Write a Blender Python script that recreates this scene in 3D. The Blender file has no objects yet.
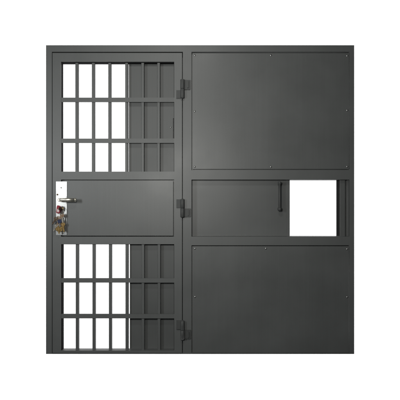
import bpy, bmesh, math
from mathutils import Vector, Matrix
PI = math.pi
sc = bpy.context.scene
COL = sc.collection
S = 0.0068            # metres per photograph pixel on the door's front plane
D = 3.3               # camera distance from that plane

def X(px, d=0.0): return (px - 200) * S * (1 + d / D)
def Z(py, d=0.0): return (200 - py) * S * (1 + d / D) + 154 * S

# ------------------------------------------------------------------ materials
def new_mat(name):
    m = bpy.data.materials.new(name); m.use_nodes = True
    nt = m.node_tree
    return m, nt, nt.nodes['Principled BSDF']

def coated_steel(name, col, rough=0.46, var=0.10, bump=0.10, spec=0.5):
    """dark grey paint sprayed over steel: fine orange peel, faint vertical rolling streaks, dull patches"""
    m, nt, b = new_mat(name)
    N, L = nt.nodes.new, nt.links.new
    tc = N('ShaderNodeTexCoord')
    mp = N('ShaderNodeMapping'); mp.inputs['Scale'].default_value = (160, 160, 1.6)
    L(tc.outputs['Object'], mp.inputs['Vector'])
    st = N('ShaderNodeTexNoise'); st.inputs['Scale'].default_value = 1; st.inputs['Detail'].default_value = 3
    L(mp.outputs['Vector'], st.inputs['Vector'])
    pt = N('ShaderNodeTexNoise'); pt.inputs['Scale'].default_value = 3.2; pt.inputs['Detail'].default_value = 5
    L(tc.outputs['Object'], pt.inputs['Vector'])
    fine = N('ShaderNodeTexNoise'); fine.inputs['Scale'].default_value = 420; fine.inputs['Detail'].default_value = 2
    L(tc.outputs['Object'], fine.inputs['Vector'])
    def mix(a, b_, w):
        n = N('ShaderNodeMath'); n.operation = 'MULTIPLY_ADD'
        L(a, n.inputs[0]); n.inputs[1].default_value = w
        if b_ is None: n.inputs[2].default_value = 0
        else: L(b_, n.inputs[2])
        return n.outputs[0]
    s1 = mix(st.outputs['Fac'], None, 0.16)
    s2 = mix(pt.outputs['Fac'], s1, 0.50)
    s3 = mix(fine.outputs['Fac'], s2, 0.34)
    rp = N('ShaderNodeValToRGB')
    rp.color_ramp.elements[0].position = 0.36; rp.color_ramp.elements[1].position = 0.64
    rp.color_ramp.elements[0].color = (*[c * (1 - var) for c in col], 1)
    rp.color_ramp.elements[1].color = (*[c * (1 + var) for c in col], 1)
    L(s3, rp.inputs['Fac']); L(rp.outputs['Color'], b.inputs['Base Color'])
    mr = N('ShaderNodeMapRange')
    mr.inputs['From Min'].default_value = 0.3; mr.inputs['From Max'].default_value = 0.7
    mr.inputs['To Min'].default_value = rough - 0.04; mr.inputs['To Max'].default_value = rough + 0.05
    L(pt.outputs['Fac'], mr.inputs['Value']); L(mr.outputs['Result'], b.inputs['Roughness'])
    bp = N('ShaderNodeBump'); bp.inputs['Strength'].default_value = bump; bp.inputs['Distance'].default_value = 0.001
    L(fine.outputs['Fac'], bp.inputs['Height']); 
    # very slow waviness of thin sheet steel
    wv = N('ShaderNodeTexNoise'); wv.inputs['Scale'].default_value = 2.1; wv.inputs['Detail'].default_value = 1
    L(tc.outputs['Object'], wv.inputs['Vector'])
    b2 = N('ShaderNodeBump'); b2.inputs['Strength'].default_value = 0.15; b2.inputs['Distance'].default_value = 0.02
    L(wv.outputs['Fac'], b2.inputs['Height']); L(b2.outputs['Normal'], bp.inputs['Normal'])
    L(bp.outputs['Normal'], b.inputs['Normal'])
    b.inputs['Specular IOR Level'].default_value = spec
    return m

def metal(name, col, rough, var=0.12, streak=(30, 30, 30), met=1.0):
    m, nt, b = new_mat(name)
    N, L = nt.nodes.new, nt.links.new
    tc = N('ShaderNodeTexCoord'); mp = N('ShaderNodeMapping'); mp.inputs['Scale'].default_value = streak
    L(tc.outputs['Object'], mp.inputs['Vector'])
    n = N('ShaderNodeTexNoise'); n.inputs['Scale'].default_value = 4; n.inputs['Detail'].default_value = 4
    L(mp.outputs['Vector'], n.inputs['Vector'])
    rp = N('ShaderNodeValToRGB'); rp.color_ramp.elements[0].position = 0.35; rp.color_ramp.elements[1].position = 0.65
    rp.color_ramp.elements[0].color = (*[c * (1 - var) for c in col], 1); rp.color_ramp.elements[1].color = (*col, 1)
    L(n.outputs['Fac'], rp.inputs['Fac']); L(rp.outputs['Color'], b.inputs['Base Color'])
    mr = N('ShaderNodeMapRange'); mr.inputs['To Min'].default_value = rough * 0.8; mr.inputs['To Max'].default_value = rough * 1.2
    L(n.outputs['Fac'], mr.inputs['Value']); L(mr.outputs['Result'], b.inputs['Roughness'])
    b.inputs['Metallic'].default_value = met
    return m

GREY = (0.0922, 0.0958, 0.0938)
M_FRAME = coated_steel('painted frame steel', GREY)
M_PANEL = coated_steel('painted sheet steel', tuple(c * 0.98 for c in GREY), rough=0.43, var=0.12)
M_BAR = coated_steel('painted bar steel', tuple(c * 0.92 for c in GREY), rough=0.5)
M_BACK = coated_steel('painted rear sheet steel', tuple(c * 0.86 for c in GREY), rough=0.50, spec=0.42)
M_ROD = coated_steel('painted upright bar steel', tuple(c * 0.92 for c in GREY), rough=0.48, spec=0.45)
M_HINGE = coated_steel('darker hinge steel', tuple(c * 0.62 for c in GREY), rough=0.55, var=0.25, bump=0.25, spec=0.3)
M_SATIN = metal('satin steel', (0.36, 0.36, 0.35), 0.30, 0.06, (60, 60, 2))
M_CHROME = metal('polished steel', (0.86, 0.82, 0.70), 0.32)
M_ZINC = metal('zinc screw', (0.42, 0.42, 0.41), 0.42)
M_BRASS = metal('worn brass', (0.30, 0.20, 0.08), 0.42, 0.5)
M_BRONZE = metal('dull nickel silver', (0.21, 0.15, 0.105), 0.42, 0.4)
M_KEYSTEEL = metal('key steel', (0.40, 0.38, 0.34), 0.34, 0.45)
M_RED = metal('red plastic', (0.26, 0.03, 0.045), 0.35, 0.2, met=0)
M_PINK = metal('pale pink plastic', (0.80, 0.62, 0.62), 0.35, 0.2, met=0)
M_BLUE = metal('dark blue plastic', (0.02, 0.03, 0.075), 0.35, 0.2, met=0)
M_BLACK = metal('shade and key black', (0.012, 0.012, 0.012), 0.6, 0.2, met=0)  # key head colour; also painted in for shade at flange, slot and screws
M_SHADE = metal('matt black shade', (0.016, 0.016, 0.017), 0.9, 0.2, met=0)  # black put in for the shade on the window reveals
M_SHADE.node_tree.nodes['Principled BSDF'].inputs['Specular IOR Level'].default_value = 0.08
M_DROP = metal('white studio paper', (0.90, 0.90, 0.90), 0.9, 0.01, (1, 1, 1), met=0)

# ------------------------------------------------------------------ helpers
def link(name, me, mat, parent=None, smooth=False):
    if mat: me.materials.append(mat)
    if smooth:
        for p in me.polygons: p.use_smooth = True
    o = bpy.data.objects.new(name, me); COL.objects.link(o)
    if parent: o.parent = parent
    return o

def finish(name, bm, mat, parent=None, bev=0.0, seg=2, smooth=False):
    if bev > 0:
        es = [e for e in bm.edges if len(e.link_faces) == 2 and e.calc_face_angle(0) > 0.9]
        bmesh.ops.bevel(bm, geom=es, offset=bev, segments=seg, profile=0.5, affect='EDGES', clamp_overlap=True)
    bmesh.ops.recalc_face_normals(bm, faces=bm.faces)
    me = bpy.data.meshes.new(name); bm.to_mesh(me); bm.free()
    return link(name, me, mat, parent, smooth)

def box(bm, x0, x1, y0, y1, z0, z1):
    x0, x1 = sorted((x0, x1)); y0, y1 = sorted((y0, y1)); z0, z1 = sorted((z0, z1))
    v = [bm.verts.new(p) for p in ((x0,y0,z0),(x1,y0,z0),(x1,y1,z0),(x0,y1,z0),(x0,y0,z1),(x1,y0,z1),(x1,y1,z1),(x0,y1,z1))]
    for f in ((0,1,2,3),(4,5,6,7),(0,1,5,4),(1,2,6,5),(2,3,7,6),(3,0,4,7)):
        bm.faces.new([v[i] for i in f])

def slab(bm, xs, zs, filled, y0, y1):
    """solid plate made of grid cells: filled(i, j) says which; its openings get real reveals"""
    zs = sorted(zs); nx, nz = len(xs), len(zs); vs = {}
    def V(i, j, k):
        if (i, j, k) not in vs: vs[(i, j, k)] = bm.verts.new((xs[i], (y0, y1)[k], zs[j]))
        return vs[(i, j, k)]
    F = lambda i, j: 0 <= i < nx-1 and 0 <= j < nz-1 and filled(i, j)
    for i in range(nx-1):
        for j in range(nz-1):
            if not F(i, j): continue
            for k in (0, 1): bm.faces.new([V(i,j,k), V(i+1,j,k), V(i+1,j+1,k), V(i,j+1,k)])
            if not F(i-1, j): bm.faces.new([V(i,j,0), V(i,j+1,0), V(i,j+1,1), V(i,j,1)])
            if not F(i+1, j): bm.faces.new([V(i+1,j,0), V(i+1,j+1,0), V(i+1,j+1,1), V(i+1,j,1)])
            if not F(i, j-1): bm.faces.new([V(i,j,0), V(i+1,j,0), V(i+1,j,1), V(i,j,1)])
            if not F(i, j+1): bm.faces.new([V(i,j+1,0), V(i+1,j+1,0), V(i+1,j+1,1), V(i,j+1,1)])

def lathe(bm, prof, n=24, M=Matrix()):
    """prof: (radius, height) along local z"""
    rings = []
    for r, h in prof:
        if r < 1e-6: rings.append([bm.verts.new(M @ Vector((0, 0, h)))])
        else: rings.append([bm.verts.new(M @ Vector((r*math.cos(2*PI*k/n), r*math.sin(2*PI*k/n), h))) for k in range(n)])
    for a, b in zip(rings, rings[1:]):
        for k in range(n):
            q = (k+1) % n
            if len(a) == 1 and len(b) == 1: continue
            if len(a) == 1: bm.faces.new([a[0], b[k], b[q]])
            elif len(b) == 1: bm.faces.new([a[k], a[q], b[0]])
            else: bm.faces.new([a[k], a[q], b[q], b[k]])

def tube(bm, pts, r, n=12, closed=False):
    pts = [Vector(p) for p in pts]; m = len(pts); rings = []
    for i, p in enumerate(pts):
        if closed: t = pts[(i+1) % m] - pts[i-1]
        else: t = pts[min(i+1, m-1)] - pts[max(i-1, 0)]
        t.normalize()
        a = Vector((0, 1, 0)) if abs(t.y) < 0.9 else Vector((1, 0, 0))
        u = t.cross(a).normalized(); w = t.cross(u)
        rings.append([bm.verts.new(p + r*(u*math.cos(2*PI*k/n) + w*math.sin(2*PI*k/n))) for k in range(n)])
    for i in range(m if closed else m-1):
        a, b = rings[i], rings[(i+1) % m]
        for k in range(n): bm.faces.new([a[k], a[(k+1) % n], b[(k+1) % n], b[k]])
    if not closed:
        bm.faces.new(rings[0]); bm.faces.new(rings[-1])

def prism(bm, outline, y0, y1, hole=None):
    """flat plate in the xz plane with thickness along y; hole = same number of points"""
    A = [[bm.verts.new((x, y, z)) for x, z in outline] for y in (y0, y1)]
    n = len(outline)
    for k in range(n): bm.faces.new([A[0][k], A[0][(k+1) % n], A[1][(k+1) % n], A[1][k]])
    if hole is None:
        bm.faces.new(A[0]); bm.faces.new(A[1]); return
    B = [[bm.verts.new((x, y, z)) for x, z in hole] for y in (y0, y1)]
    for k in range(n):
        q = (k+1) % n
        bm.faces.new([B[0][k], B[0][q], B[1][q], B[1][k]])
        for s in (0, 1): bm.faces.new([A[s][k], A[s][q], B[s][q], B[s][k]])

def empty(name, loc, label, cat, rot=(0, 0, 0), group=None):
    o = bpy.data.objects.new(name, None); COL.objects.link(o)
    o.empty_display_size = 0.1; o.location = loc; o.rotation_euler = rot
    o['label'] = label; o['category'] = cat
    if group: o['group'] = group
    return o

# ------------------------------------------------------------------ the cell door
door = empty('prison_gate', (0, 0, 0), 'dark grey steel prison cell door with barred windows, solid screwed panels and an open hatch', 'prison gate')

# fixed frame: outer stiles, head, mullion, rails of the fixed side, threshold
TF = 0.060
xs = [X(46), X(51.9), X(182.9), X(191.5), X(349.6), X(354.2)]
zs = [Z(354), Z(353.3), Z(245.3), Z(236.6), Z(179.6), Z(170.2), Z(51.8), Z(45.2)]
def ff(i, j):
    if i in (0, 2, 4): return True
    if j == 6: return True
    if j == 0: return True
    return i == 3 and j in (2, 4)
bm = bmesh.new(); slab(bm, xs, zs, ff, 0, TF)
frame = finish('frame', bm, M_FRAME, door, bev=0.0040, seg=4)

# rebate flanges standing behind the gaps, so that no light comes through them
bm = bmesh.new()
fx = [X(47), X(57), X(174.9, .065), X(186), X(196), X(344.9), X(353)]
fz = [Z(353.6), Z(351.6), Z(250), Z(232), Z(184), Z(165), Z(57), Z(46.5)]
def fl(i, j):
    return (i == 0) or (i == 2) or (j == 6 and i <= 2)
slab(bm, fx, fz, fl, 0.0625, 0.068)
finish('rebate_flange', bm, M_FRAME, door)
bm = bmesh.new()                       # support lips behind the two screwed panels
for z0, z1 in ((Z(52), Z(170)), (Z(245.6), Z(353.1))):
    slab(bm, [X(190.6), X(199), X(343), X(351)], [z1 - .004, z1 + .045, z0 - .045, z0 + .006], lambda i, j: not (i == 1 and j == 1), 0.030, 0.036)
finish('panel_lip', bm, M_FRAME, door)

# screw whose cross recess is painted shade: black bars on the head
def screw_mesh():
    bm = bmesh.new()
    M = Matrix.Rotation(PI/2, 4, 'X')
    lathe(bm, [(0, 0.0030), (0.0024, 0.0029), (0.0045, 0.0021), (0.0058, 0.0008), (0.0062, 0.0), (0.0062, -0.002)], 20, M)
    for f in bm.faces: f.smooth = True
    for a in (0.5, 0.5 + PI/2):
        b2 = bmesh.new(); box(b2, -.0026, .0026, -.00335, -.0021, -.0005, .0005)
        bmesh.ops.rotate(b2, verts=b2.verts, cent=(0, 0, 0), matrix=Matrix.Rotation(a, 3, 'Y'))
        vm = {v: bm.verts.new(v.co) for v in b2.verts}
        for f in b2.faces: nf = bm.faces.new([vm[v] for v in f.verts]); nf.material_index = 1
        b2.free()
    bmesh.ops.recalc_face_normals(bm, faces=bm.faces)
    me = bpy.data.meshes.new('screw'); bm.to_mesh(me); bm.free()
    me.materials.append(M_ZINC); me.materials.append(M_BLACK)
    return me
SCREW = screw_mesh()
scount = [0]
def screw(px, py, y, parent):
    o = bpy.data.objects.new('screw', SCREW); COL.objects.link(o); o.parent = parent
    o.location = (X(px), y, Z(py)); scount[0] += 1
    o.rotation_euler = (0, scount[0] * 0.83, 0); o.scale = (1.18, 1.18, 1.18)

def steel_panel(y0px, y1px, label, screws):
    bm = bmesh.new()
    box(bm, X(192.6), X(348.9), 0.0030, 0.0058, Z(y0px), Z(y1px))
    # folded return along the right-hand edge
    p = finish('steel_panel', bm, M_PANEL, door, bev=0.0013, seg=2)
    p['label'] = label
    for sx, sy in screws: screw(sx, sy, 0.0030, p)
    return p
steel_panel(53.1, 169.0, 'upper steel sheet panel with eight screws',
            [(194.7, 55.2), (271, 55.2), (347.4, 55.6), (194.7, 111.2), (347.4, 110.2), (194.7, 166.8), (271, 166.9), (347.4, 166.6)])
steel_panel(246.5, 352.9, 'lower steel sheet panel with five screws',
            [(195, 248.6), (266, 248.6), (347.3, 249.2), (195, 297), (347.4, 297.2)])

# sliding hatch, recessed behind the opening of the fixed side
bm = bmesh.new()
d = 0.050
box(bm, X(188, d), X(286.6, d), d, d + 0.003, Z(176, d), Z(240, d))
box(bm, X(286.4, d), X(289.7, d-.004), d - 0.006, d + 0.010, Z(176, d), Z(240, d))
hatch = finish('sliding_hatch', bm, M_PANEL, door, bev=0.0008)
bm = bmesh.new()                                        # upright grip rod with collar and foot
hx = X(279.6, .012)
lathe(bm, [(0, Z(181.6)), (0.0095, Z(181.6)), (0.0118, Z(182.2)), (0.0118, Z(183.5)), (0.0085, Z(184.2)),
           (0.0085, Z(207.4)), (0.0125, Z(207.8)), (0.0145, Z(208.6)), (0.0138, Z(210.2)), (0.009, Z(211.0)), (0, Z(211))],
      28, Matrix.Translation((hx, 0.012, 0)))
h = finish('hatch_handle', bm, M_HINGE, hatch, smooth=True)
bm = bmesh.new()
for zz in (Z(184.6), Z(209.2)):
    lathe(bm, [(0.0065, 0.014), (0.0065, 0.0505)], 16, Matrix.Translation((hx, 0, zz)) @ Matrix.Rotation(-PI/2, 4, 'X'))
finish('handle_mount', bm, M_HINGE, hatch, smooth=True)

bm = bmesh.new()                                        # upright guide channel to the right of the opening
box(bm, X(340.0, .030), X(345.0, .030), 0.030, 0.036, Z(178, .05), Z(238, .05))
box(bm, X(341.5, .050), X(349, .050), 0.0505, 0.0655, Z(176, .05), Z(240, .05))
finish('guide_channel', bm, M_BAR, door, bev=0.0012)
bm = bmesh.new()  # flange further back, coloured black to stand in for its shade
box(bm, X(336.4, .070), X(343, .070), 0.066, 0.074, Z(176, .05), Z(240, .05))
finish('shade_flange', bm, M_BLACK, door, bev=0.002)
bm = bmesh.new()                                        # bottom and top runners behind the rails
box(bm, X(184), X(352), 0.0605, 0.0655, Z(180.3, .0605), Z(172))
box(bm, X(184), X(352), 0.0605, 0.0655, Z(235.9, .0605), Z(243))
finish('hatch_runner', bm, M_BAR, door, bev=0.001)

# ------------------------------------------------------------------ door leaf
TL = 0.050
lx = [X(52.5), X(61), X(174.2), X(182.0)]
lz = [Z(353.0), Z(350.6), Z(244.2), Z(236.7), Z(179.6), Z(171.6), Z(61.7), Z(52.9)]
bm = bmesh.new()
slab(bm, lx, lz, lambda i, j: i != 1 or j in (0, 2, 4, 6), 0.001, TL)
leaf = finish('door_leaf', bm, M_FRAME, door, bev=0.0036, seg=4)
leaf['label'] = 'hinged door leaf with two barred windows'

bm = bmesh.new()
box(bm, X(62.2), X(173.1), 0.0035, 0.0065, Z(180.7), Z(235.7))
finish('lock_panel', bm, M_PANEL, leaf, bev=0.001)
bm = bmesh.new()
box(bm, X(60), X(175), 0.036, 0.040, Z(178), Z(238))
bm2 = finish('panel_back', bm, M_PANEL, leaf)

# added matt black lining that paints shade into the two window reveals
def shade_lining(l, t, b, t0, b0):
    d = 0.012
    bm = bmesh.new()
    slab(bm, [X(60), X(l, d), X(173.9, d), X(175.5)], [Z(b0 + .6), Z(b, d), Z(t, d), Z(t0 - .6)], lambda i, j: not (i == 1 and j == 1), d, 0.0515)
    finish('reveal_shade', bm, M_SHADE, leaf, bev=0.001)
shade_lining(61.6, 62.8, 171.7, 61.7, 171.6)
shade_lining(62.2, 244.4, 350.3, 244.2, 350.6)

# plates behind the right half of both barred windows
bm = bmesh.new(); d = 0.0475
slab(bm, [X(128.9, d), X(173.0, d), X(173.9, d), X(174.6, d)], [Z(172.4, d), Z(138.3, d), Z(118.2, d), Z(60, d)],
     lambda i, j: not (i == 1 and j == 1), d, d + .003)
finish('backing_plate', bm, M_BACK, leaf, bev=0.0005)
bm = bmesh.new()  # added black box behind the slot, blocking the backdrop so it stays dark
box(bm, X(171.5, d), X(176, d), d + .006, d + .020, Z(140, d), Z(116, d))
finish('slot_blocker', bm, M_BLACK, leaf, bev=0.001)
bm = bmesh.new()
box(bm, X(129.8, d), X(174.6, d), d, d + .003, Z(242.5, d), Z(352.6, d))
finish('backing_plate', bm, M_BACK, leaf, bev=0.0005)
o = bpy.data.objects.new('screw', SCREW); COL.objects.link(o); o.parent = leaf
o.location = (X(170.6, d), d, Z(127.3, d)); o.rotation_euler = (0, 0.4, 0)

# cross bars and upright bars, each its own piece
for py in (99.7, 140.7, 280.5, 316.3):
    bm = bmesh.new()
    box(bm, X(60.8), X(174.6), 0.0030, 0.0115, Z(py - 2.2), Z(py + 2.2))
    finish('crossbar', bm, M_BAR, leaf, bev=0.0016)
def bar_mesh(z0, z1):
    bm = bmesh.new(); w = 0.0099
    box(bm, -w, w, -0.0095, 0.0205, z0, z1)
    es = [e for e in bm.edges if abs(e.verts[0].co.z - e.verts[1].co.z) > .1]
    bmesh.ops.bevel(bm, geom=es, offset=0.0036, segments=4, profile=0.5, affect='EDGES')
    bmesh.ops.recalc_face_normals(bm, faces=bm.faces)
    me = bpy.data.meshes.new('bar'); bm.to_mesh(me); bm.free(); me.materials.append(M_ROD)
    return me
for rng, xsb in (((171.9, 61.4), (76.9, 93.4, 109.8, 126.7, 142.8, 158.7)), ((350.9, 243.9), (77.3, 94.0, 110.4, 127.0, 143.1, 159.1))):
    me = bar_mesh(Z(rng[0]), Z(rng[1]))
    for px in xsb:
        o = bpy.data.objects.new('bar', me); COL.objects.link(o); o.parent = leaf
        o.location = (X(px, .02), 0.0225, 0)

# ------------------------------------------------------------------ hinges
def hinge(py0, py1, flip):
    """barrel with a pin, a tab welded to the leaf and a tab welded to the mullion"""
    top, bot = Z(py0), Z(py1); hgt = top - bot
    e = bpy.data.objects.new('hinge', None)
    bm = bmesh.new()
    r = 0.0140
    M = Matrix.Translation((X(182.5), -0.018, 0))
    mid = (top + bot) / 2
    for a, b in ((bot, mid - .0008), (mid + .0008, top)):
        lathe(bm, [(0, a), (r - .0015, a), (r, a + .0015), (r, b - .0015), (r - .0015, b), (0, b)], 28, M)
    for f in bm.faces: f.smooth = True
    hg = finish('hinge', bm, M_HINGE, door)
    bm = bmesh.new()
    lathe(bm, [(0, bot - .003), (.006, bot - .003), (.007, bot + .001), (.007, top - .001), (.006, top + .004), (0, top + .004)], 18, M)
    finish('hinge_pin', bm, M_HINGE, hg, smooth=True)
    def tab(x0, x1, z0, z1, raised):
        bm = bmesh.new(); box(bm, x0, x1, -0.0110, 0.0005, z0, z1)
        if raised: box(bm, x1 - .020, x1 - .011, -0.0190, -0.0105, z0 + .010, z1 - .010)
        finish('hinge_tab', bm, M_HINGE, hg, bev=0.0020)
    if not flip:     # leaf tab high, mullion tab low
        tab(X(176.4), X(181), top - hgt*.48, top - .001, False)
        tab(X(184), X(190.6), bot + .001, bot + hgt*.48, True)
    else:
        tab(X(176.3), X(181), bot + .001, bot + hgt*.44, False)
        tab(X(184), X(190.2), top - hgt*.52, top - .001, True)
    return hg
hinge(80.2, 98.6, True)
hinge(199.2, 217.0, False)
hinge(320.2, 338.6, False)

# ------------------------------------------------------------------ lock: long plate, rosette, lever, keyhole
bm = bmesh.new()
box(bm, X(56.2), X(67.0), -0.0030, 0.0007, Z(181.6), Z(235.0))
lock = finish('lock_plate', bm, M_SATIN, door, bev=0.0012)
bm = bmesh.new()
box(bm, X(56.4), X(66.4), -0.0085, -0.0032, Z(196.4), Z(203.9))
finish('rosette', bm, M_SATIN, lock, bev=0.0030)
bm = bmesh.new()
zc = Z(199.9)
lathe(bm, [(0.0, 0), (0.0115, 0), (0.0115, 0.026), (0.0095, 0.030), (0, 0.030)], 28, Matrix.Translation((X(60.6), -0.0088, zc)) @ Matrix.Rotation(PI/2, 4, 'X'))
for f in bm.faces: f.smooth = True
pts = [(X(60.6), -0.030, zc)]
for k in range(7):
    a = k / 6 * PI / 2
    pts.append((X(60.6) + .014 * (1 - math.cos(a)) + .004, -0.034 - .014 * math.sin(a), zc))
pts += [(X(66), -0.050, zc), (X(77.2), -0.050, zc)]
tube(bm, pts, 0.0122, 24)
lathe(bm, [(0.0122, 0), (0.0130, .0005), (0.0130, .005), (0.0105, .0065), (0, .0065)], 20, Matrix.Translation((X(77.1), -0.050, zc)) @ Matrix.Rotation(PI/2, 4, 'Y'))
finish('lever_handle', bm, M_CHROME, lock, smooth=True)
bm = bmesh.new()                                        # screw head above, cylinder below
lathe(bm, [(0, .0012), (.0042, .0012), (.0050, 0), (.0050, -.001)], 20, Matrix.Translation((X(61.4), -0.0034, Z(187.7))) @ Matrix.Rotation(PI/2, 4, 'X'))
finish('plate_screw', bm, M_ZINC, lock, smooth=True)
bm = bmesh.new()
lathe(bm, [(0, .0012), (.0042, .0012), (.0050, 0), (.0050, -.001)], 20, Matrix.Translation((X(63.6), -0.0034, Z(233))) @ Matrix.Rotation(PI/2, 4, 'X'))
finish('plate_screw', bm, M_ZINC, lock, smooth=True)
bm = bmesh.new()                                        # small dark thumb turn near the plate's left edge
lathe(bm, [(0, .004), (.005, .004), (.006, .002), (.006, -.001)], 20, Matrix.Translation((X(57.6), -0.0034, Z(194.6))) @ Matrix.Rotation(PI/2, 4, 'X'))
finish('thumb_turn', bm, M_BRONZE, lock, smooth=True)
bm = bmesh.new()
cx, cz = X(62.3), Z(208.6)
lathe(bm, [(0, .006), (.0085, .006), (.0095, .005), (.0095, 0)], 28, Matrix.Translation((cx, -0.0032, cz)) @ Matrix.Rotation(PI/2, 4, 'X'))
finish('lock_cylinder', bm, M_BRASS, lock, smooth=True)

# ------------------------------------------------------------------ bunch of keys
kb = empty('key_bunch', (cx, -0.010, cz), 'bunch of worn keys with a red tag hanging from the lock below the lever handle', 'keys')
kb.scale = (1.26, 1.22, 1.26)
def ring(name, c, r, tilt, th=0.0011):
    bm = bmesh.new()
    R = Matrix.Rotation(tilt, 3, 'Z')
    tube(bm, [Vector(c) + R @ Vector((r*math.cos(2*PI*k/32), 0.0012*math.sin(2*PI*k/32), r*math.sin(2*PI*k/32))) for k in range(32)], th, 8, True)
    return finish(name, bm, M_KEYSTEEL, kb, smooth=True)

def circle(cx_, cz_, rx, rz, n=24, a0=0):
    return [(cx_ + rx*math.cos(a0 + 2*PI*k/n), cz_ + rz*math.sin(a0 + 2*PI*k/n)) for k in range(n)]

def key(loc, ang, yaw, mhead, mblade, hw=.012, hh=.012, bl=.032, shape=0, lean=0.06, thick=.0011):
    """a key hanging from its bow's hole at the origin, blade pointing down (-z), then turned"""
    bm = bmesh.new()
    n = 24
    out = []
    for k in range(n):
        a = 2*PI*k/n; c, s = math.cos(a), math.sin(a)
        e = (1.0, 0.6, 1.25)[shape]
        out.append((hw*math.copysign(abs(c)**e, c), -hh*0.55 + hh*math.copysign(abs(s)**e, s)))
    hole = circle(0, 0, .0028, .0024, n)
    prism(bm, out, -thick*1.5, thick*1.5, hole)
    k_ = finish('key', bm, mhead, kb, bev=0.0004, seg=1)
    bm = bmesh.new()
    z0 = -hh*1.50
    pts = [(-.0042, z0), (-.0042, z0 - bl + .004), (-.001, z0 - bl), (.0022, z0 - bl + .002)]
    nt = 6
    for t in range(nt):
        za = z0 - bl + .004 + t * (bl*0.72) / nt
        dz = (bl*0.72) / nt
        dep = (.0040, .0024, .0034, .0018, .0040, .0028)[t]
        pts += [(dep, za), (dep, za + dz*.45)] if t % 2 else [(dep, za + dz*.1), (dep - .0004, za + dz*.6)]
    pts += [(.0044, z0 - bl*.16), (.0044, z0)]
    prism(bm, pts, -thick*.8, thick*.8)
    bld = finish('blade', bm, mblade, k_, bev=0.0002, seg=1)
    k_.location = loc
    k_.rotation_euler = (lean, ang, yaw)
    return k_
def P(px, py, y): return ((X(px) - cx) / 1.1, y + .010, (Z(py) - cz) / 1.15)
# the key that sits in the cylinder, seen edge on, and the rings
bm = bmesh.new()
box(bm, -.0012, .0012, -.028, .001, -.004, .004)
prism(bm, circle(0, 0, .001, .001, 12), 0, 0.001)
kin = finish('key', bm, M_KEYSTEEL, kb, bev=.0004, seg=1)
kin.location = P(62.3, 208.6, -.009); kin['label'] = 'key turned in the lock cylinder'
bm = bmesh.new()
prism(bm, circle(0, 0, .0115, .0095), -.0016, .0016, circle(0, 0, .003, .003))
o = finish('bow', bm, M_BRONZE, kin, bev=.0004, seg=1); o.rotation_euler = (0, 0, 1.15); o.location = (0, -.034, 0)
ring('key_ring', P(62.4, 210.6, -.043), .0165, 0.5)
ring('key_ring', P(60.6, 218.6, -.036), .0125, -0.5, .0010)
bm = bmesh.new()                                          # red plastic tag
o0 = [(-.0085, .012), (.0085, .012), (.011, .006), (.011, -.026), (.006, -.031), (-.006, -.031), (-.011, -.026), (-.011, .006)]
prism(bm, o0, -.002, .002)
tg = finish('key_tag', bm, M_RED, kb, bev=.0012); tg.location = P(60.8, 207.8, -.038); tg.rotation_euler = (.08, 0.22, -.3)
tg['label'] = 'red plastic tag'
bm = bmesh.new(); box(bm, -.0072, .0072, -.0028, -.0021, -.022, -.008)
o = finish('tag_paper', bm, M_PINK, tg)
key(P(58.4, 217.0, -.030), 0.62, -0.2, M_BRONZE, M_BRONZE, .0110, .0105, .026, 0)
key(P(63.4, 213.6, -.034), -0.10, 0.3, M_BRONZE, M_KEYSTEEL, .0110, .0110, .030, 0)
key(P(61.9, 218.8, -.046), -0.06, -.15, M_BLUE, M_KEYSTEEL, .0105, .0105, .022, 1, thick=.0015)
key(P(58.9, 223.2, -.038), 0.42, 0.2, M_KEYSTEEL, M_KEYSTEEL, .0085, .0085, .024, 0)
key(P(61.2, 225.2, -.034), 0.05, 0.1, M_BRASS, M_BRASS, .0175, .0150, .014, 1, thick=.0014)
key(P(64.2, 221.8, -.032), -0.12, 0.2, M_BRASS, M_BRASS, .0100, .0100, .032, 0)

key(P(60.6, 216.4, -.028), 0.18, 0.2, M_BRONZE, M_BRONZE, .0125, .0115, .030, 1)
key(P(62.4, 221.4, -.028), 0.10, 0.3, M_BRONZE, M_KEYSTEEL, .0125, .0120, .034, 0)
key(P(59.6, 219.8, -.026), 0.30, 0.1, M_BLACK, M_BRASS, .0120, .0110, .032, 0)

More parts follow.
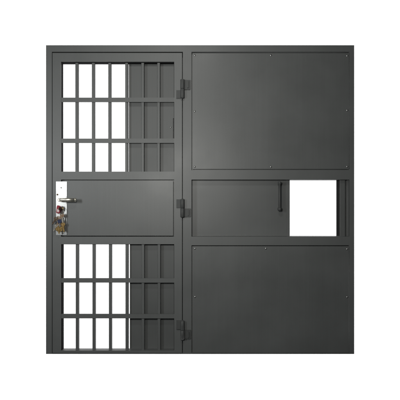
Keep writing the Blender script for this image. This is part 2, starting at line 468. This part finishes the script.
# ------------------------------------------------------------------ setting
bm = bmesh.new()
pts = [(-8, 3.2), (8, 3.2)]
v = [bm.verts.new(p) for p in ((-4.9, 3.4, -3.8), (4.9, 3.4, -3.8), (4.9, 3.4, 5.9), (-4.9, 3.4, 5.9))]
bm.faces.new(v)
bd = finish('backdrop', bm, M_DROP); bd['kind'] = 'structure'

# ------------------------------------------------------------------ light
def area(name, loc, target, sx, sy, power, col=(1, 1, 1)):
    l = bpy.data.lights.new(name, 'AREA'); l.shape = 'RECTANGLE'; l.size = sx; l.size_y = sy; l.energy = power; l.color = col
    o = bpy.data.objects.new(name, l); COL.objects.link(o); o.location = loc
    o.rotation_euler = (Vector(target) - Vector(loc)).to_track_quat('-Z', 'Y').to_euler()
    return o
area('front_softbox', (-0.32, -2.5, 1.42), (-0.35, 0, 1.2), 0.45, 0.35, 28.5, (1.0, 0.99, 0.945))
area('side_softbox', (-1.9, -2.5, 1.45), (-0.35, 0, 1.2), 0.4, 0.6, 25, (0.95, 0.985, 1.0))
area('overhead_softbox', (-0.2, -2.0, 2.75), (-0.35, 0, 1.2), 0.40, 0.30, 12.0, (1.0, 0.995, 0.96))
for sx in (-1, 1):                       # lamps that wash the backdrop from behind the door
    area('backdrop_lamp', (sx * 5.0, 0.5, 1.05), (sx * 1.0, 3.4, 1.05), 0.6, 7.0, 300)
    area('backdrop_lamp', (0, 0.5, 1.05 + sx * 5.0), (0, 3.4, 1.05 + sx * 1.0), 7.0, 0.6, 150)
w = bpy.data.worlds.new('World'); sc.world = w; w.use_nodes = True
w.node_tree.nodes['Background'].inputs['Color'].default_value = (0.80, 0.90, 1.0, 1)
w.node_tree.nodes['Background'].inputs['Strength'].default_value = 0.03

# ------------------------------------------------------------------ camera
cam = bpy.data.cameras.new('Camera'); co = bpy.data.objects.new('Camera', cam); COL.objects.link(co)
co.location = (0, -D, 154 * S); co.rotation_euler = (PI/2, 0, 0)
cam.sensor_width = 36; cam.lens = 36 * D / (400 * S); cam.clip_end = 100
sc.camera = co
sc.view_settings.view_transform = 'Standard'; sc.view_settings.look = 'None'
sc.view_settings.exposure = 0; sc.view_settings.gamma = 1
sc.render.engine = 'CYCLES'
